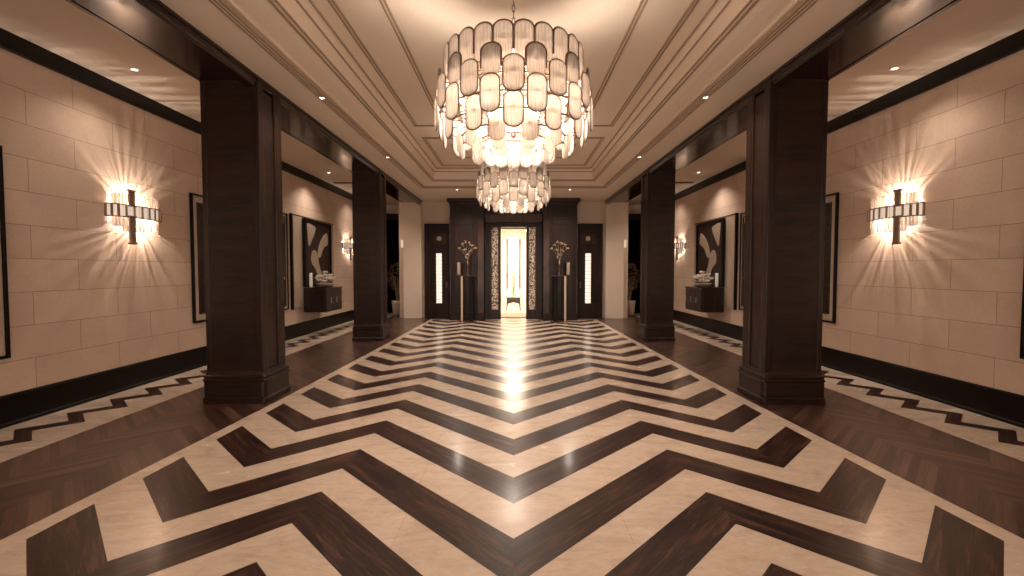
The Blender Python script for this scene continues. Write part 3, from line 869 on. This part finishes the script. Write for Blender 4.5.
# panelled side doors of the far wall
for s, nm in ((-1, 'door_2'), (1, 'door_3')):
    b = B(); x0, x1 = 2.0, 2.77
    # leaf with openings for the octagon window and the slit
    yA, yB = 14.42, 14.50
    box(b, s*x0, s*2.09, yA, yB, 0, 2.94); box(b, s*2.58, s*x1, yA, yB, 0, 2.94)
    box(b, s*2.09, s*2.58, yA, yB, 0, .46); box(b, s*2.09, s*2.58, yA, yB, 2.05, 2.28); box(b, s*2.09, s*2.58, yA, yB, 2.72, 2.94)
    d = struct(nm, b, M['wood_v'], bevel=.004)
    b = B(); 
    for q in ((2.0-.0, 2.06, 0, 2.88), (2.70, 2.78, 0, 2.88), (2.0, 2.78, 2.88, 2.96)): box(b, s*q[0], s*q[1], 14.37, 14.44, q[2], q[3])
    obj('architrave', b, M['wood_h'], d, bevel=.006)
    b = B(); box(b, s*2.09, s*2.24, 14.44, 14.50, .46, 2.05); box(b, s*2.43, s*2.58, 14.44, 14.50, .46, 2.05)
    box(b, s*2.20, s*2.245, 14.41, 14.45, .46, 2.05); box(b, s*2.425, s*2.47, 14.41, 14.45, .46, 2.05)
    obj('window_frame', b, M['wood_v'], d, bevel=.004)
    b = B(); nz = 14
    for k in range(nz):
        z0 = .47+k*(1.57/nz); box(b, s*2.245, s*2.425, 14.46, 14.475, z0+.006, z0+1.57/nz-.006)
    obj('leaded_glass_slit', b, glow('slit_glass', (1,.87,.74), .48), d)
    b = B(); box(b, s*2.245, s*2.425, 14.477, 14.49, .46, 2.05); obj('slit_backing', b, M['brass'], d)
    b = B(); box(b, s*2.09, s*2.58, 14.47, 14.49, 2.28, 2.72)
    for q in ((2.12, 2.15, 2.30, 2.70), (2.52, 2.55, 2.30, 2.70), (2.12, 2.55, 2.30, 2.33), (2.12, 2.55, 2.67, 2.70)): box(b, s*q[0], s*q[1], 14.43, 14.475, q[2], q[3])
    obj('rosette_panel', b, M['wood_mid'], d)
    b = B(); pts = [(s*(2.335+.075*math.cos(PI/8+k*PI/4)), 2.5+.075*math.sin(PI/8+k*PI/4)) for k in range(8)]
    prism(b, pts, .02, 'y', 14.445); obj('octagon_glass', b, glow('octagon_glass', (1,.72,.5), .05, (.25,.16,.11)), d)
    b = B(); tube(b, [(s*2.06+s*.03, 14.40, .95), (s*2.09, 14.40, 1.15)], .012, 8); obj('door_handle', b, M['brass'], d)

# flower tables in front of the towers
for s, side in ((-1, 'left'), (1, 'right')):
    t = thing('pedestal_table', f'narrow high table with one pale brass leg before the {side} portal tower', 'table', (s*1.33, 13.35, 0), 'high flower tables')
    b = B(); box(b, -.30, .30, -.16, .16, 1.335, 1.36); obj('table_top', b, M['wood_mid'], t, bevel=.004)
    b = B(); box(b, s*.14, s*.20, -.03, .03, 0, 1.335); obj('leg', b, M['brass'], t, bevel=.004)['label'] = 'pale brass leg'
    b = B(); box(b, -s*.16, -s*.04, -.05, .07, 0, 1.335); obj('leg', b, M['wood_black'], t, bevel=.004)['label'] = 'broad black inner leg'
    b = B(); box(b, -.24, .24, -.10, .10, 0, .02); obj('foot_plate', b, M['bronze'], t, bevel=.004)
    t = thing('lily_vase', f'slender vase with a spray of lilies on the {side} high table', 'vase', (s*1.33, 13.35, 1.36), 'lily vases')
    b = B(); lathe(b, [(.05, 0), (.055, .01), (.02, .05), (.022, .25), (.03, .42), (.028, .42), (.016, .25), (.012, .06)], seg=16); obj('glass_body', b, M['bronze'], t, smooth=True)
    heads = [(-.23, .76), (-.15, .88), (-.05, .94), (.06, .91), (.15, .86), (.22, .77), (-.09, .74), (.08, .72), (.0, .60), (-.04, .50)]
    b = B(); rr = random.Random(11+s)
    for hx, hz in heads[:8]:
        tube(b, [(0, 0, .40), (hx*.3, .01, .58), (hx*.75, .03, hz-.03), (hx, .02, hz)], .004, 5)
    obj('stems', b, M['leaf'], t)
    b = B()
    for hx, hz in heads:
        for j in range(6):
            rot = Matrix.Rotation(rr.uniform(0, 2*PI), 4, 'Z') @ Matrix.Rotation(rr.uniform(-1.3, .9), 4, 'Y')
            d = rot @ Vector((.03, 0, 0))
            ellipsoid(b, Vector((hx, rr.uniform(-.03, .03), hz)) + d, .045, .018, .012, rot, 6, 4)
    obj('blossoms', b, plain('tan_petal', (.34,.22,.14), .5), t, smooth=True)
    t = thing('glass_block', f'upright frosted glass slab on the outer end of the {side} high table', 'ornament', (s*1.585, 13.35, 1.36), 'frosted glass slabs')
    b = B(); box(b, -.045, .045, -.03, .03, .02, .37); obj('slab', b, plain('frosted_slab', (.40,.29,.21), .25), t, bevel=.01)
    b = B(); box(b, -.055, .055, -.04, .04, 0, .02); obj('foot', b, M['bronze'], t)

# ---------------------------------------------------------------- far ends of the side aisles
for s, side in ((-1, 'left'), (1, 'right')):
    b = B(); n = 60; A_, B_ = [], []
    for k in range(n+1):
        x = 3.45 + 1.42*k/n; y = 16.02 + .05*math.sin(k*1.15) + .015*math.sin(k*2.7)
        A_.append(b.verts.new((s*x, y, .03))); B_.append(b.verts.new((s*x, y, 3.25)))
    for k in range(n): b.faces.new((A_[k], A_[k+1], B_[k+1], B_[k]))
    for k in range(n+1):
        pass
    bmesh.ops.solidify(b, geom=b.faces[:], thickness=.02)
    t = thing('curtain', f'floor length black curtain closing the far end of the {side} side aisle', 'curtain', (s*4.1, 16.02, 0), 'aisle end curtains')
    o = obj('drape', b, M['drape'], t, smooth=True); o.data.transform(Matrix.Translation(-Vector(t.location)))
    b = B(); box(b, s*3.43, s*4.88, 15.9, 16.15, 3.25, 3.45); o = obj('pelmet', b, M['wood_black'], t); o.data.transform(Matrix.Translation(-Vector(t.location)))
    # plant in a pale pot
    t = thing('potted_plant', f'bushy potted plant beside the pale pier at the far end of the {side} aisle', 'plant', (s*3.88, 15.35, 0), 'aisle plants')
    b = B(); lathe(b, [(.11, 0), (.15, .04), (.19, .42), (.20, .50), (.18, .50), (.16, .40), (.02, .38)], seg=20); obj('pot', b, M['pot'], t, smooth=True)
    b = B(); rr = random.Random(21+s)
    for k in range(7):
        a = 2*PI*k/7; tube(b, [(0, 0, .38), (.06*math.cos(a), .06*math.sin(a), .8), (.16*math.cos(a), .16*math.sin(a), 1.3)], .012, 6)
    obj('stems', b, M['leaf'], t)
    b = B()
    for k in range(330):
        a = rr.uniform(0, 2*PI); el = rr.uniform(-1, 1); q = .27*rr.uniform(.45, 1)
        c = Vector((q*math.cos(a)*math.sqrt(1-el*el), q*math.sin(a)*math.sqrt(1-el*el), 1.28+.46*el))
        d = Vector((math.cos(a+rr.uniform(-.6,.6)), math.sin(a+rr.uniform(-.6,.6)), rr.uniform(-.6, .5))).normalized()
        w = d.cross(Vector((0, 0, 1))).normalized()*.022
        L = rr.uniform(.08, .13)
        v = [b.verts.new(p) for p in (c, c+d*L*.45-w+Vector((0,0,.012)), c+d*L, c+d*L*.45+w+Vector((0,0,.012)))]; b.faces.new(v)
    obj('foliage', b, M['leaf'], t)
    # small lamp on the pier
    t = thing('box_lamp', f'small glowing box lamp on the outer face of the pale {side} pier', 'wall lamp', (s*3.43, 14.5, 2.20), 'pier box lamps')
    b = B(); box(b, 0, s*.02, -.05, .05, -.02, .32); obj('bracket', b, M['brass'], t)
    b = B(); box(b, s*.02, s*.10, -.045, .045, .02, .26); obj('shade', b, glow('box_lamp_glow', (1,.8,.6), .28), t, bevel=.006)

# ---------------------------------------------------------------- world, camera, exposure
w = bpy.data.worlds.new('world'); SC.world = w; w.use_nodes = True
w.node_tree.nodes['Background'].inputs[0].default_value = (1,.86,.74,1)
w.node_tree.nodes['Background'].inputs[1].default_value = 1.1

cd = bpy.data.cameras.new('camera'); cam = bpy.data.objects.new('camera', cd); C.objects.link(cam)
cd.sensor_width = 36; cd.lens = 460/1024*36; cd.clip_start = .05; cd.clip_end = 100
cam.location = (0, 0, EYE)
cam.rotation_euler = (PI/2 - math.atan(17.5/460), 0, 1.5/460)
SC.camera = cam
SC.view_settings.view_transform = 'Standard'; SC.view_settings.look = 'None'
SC.view_settings.gamma = 1; SC.view_settings.use_curve_mapping = False
SC.view_settings.exposure = .88
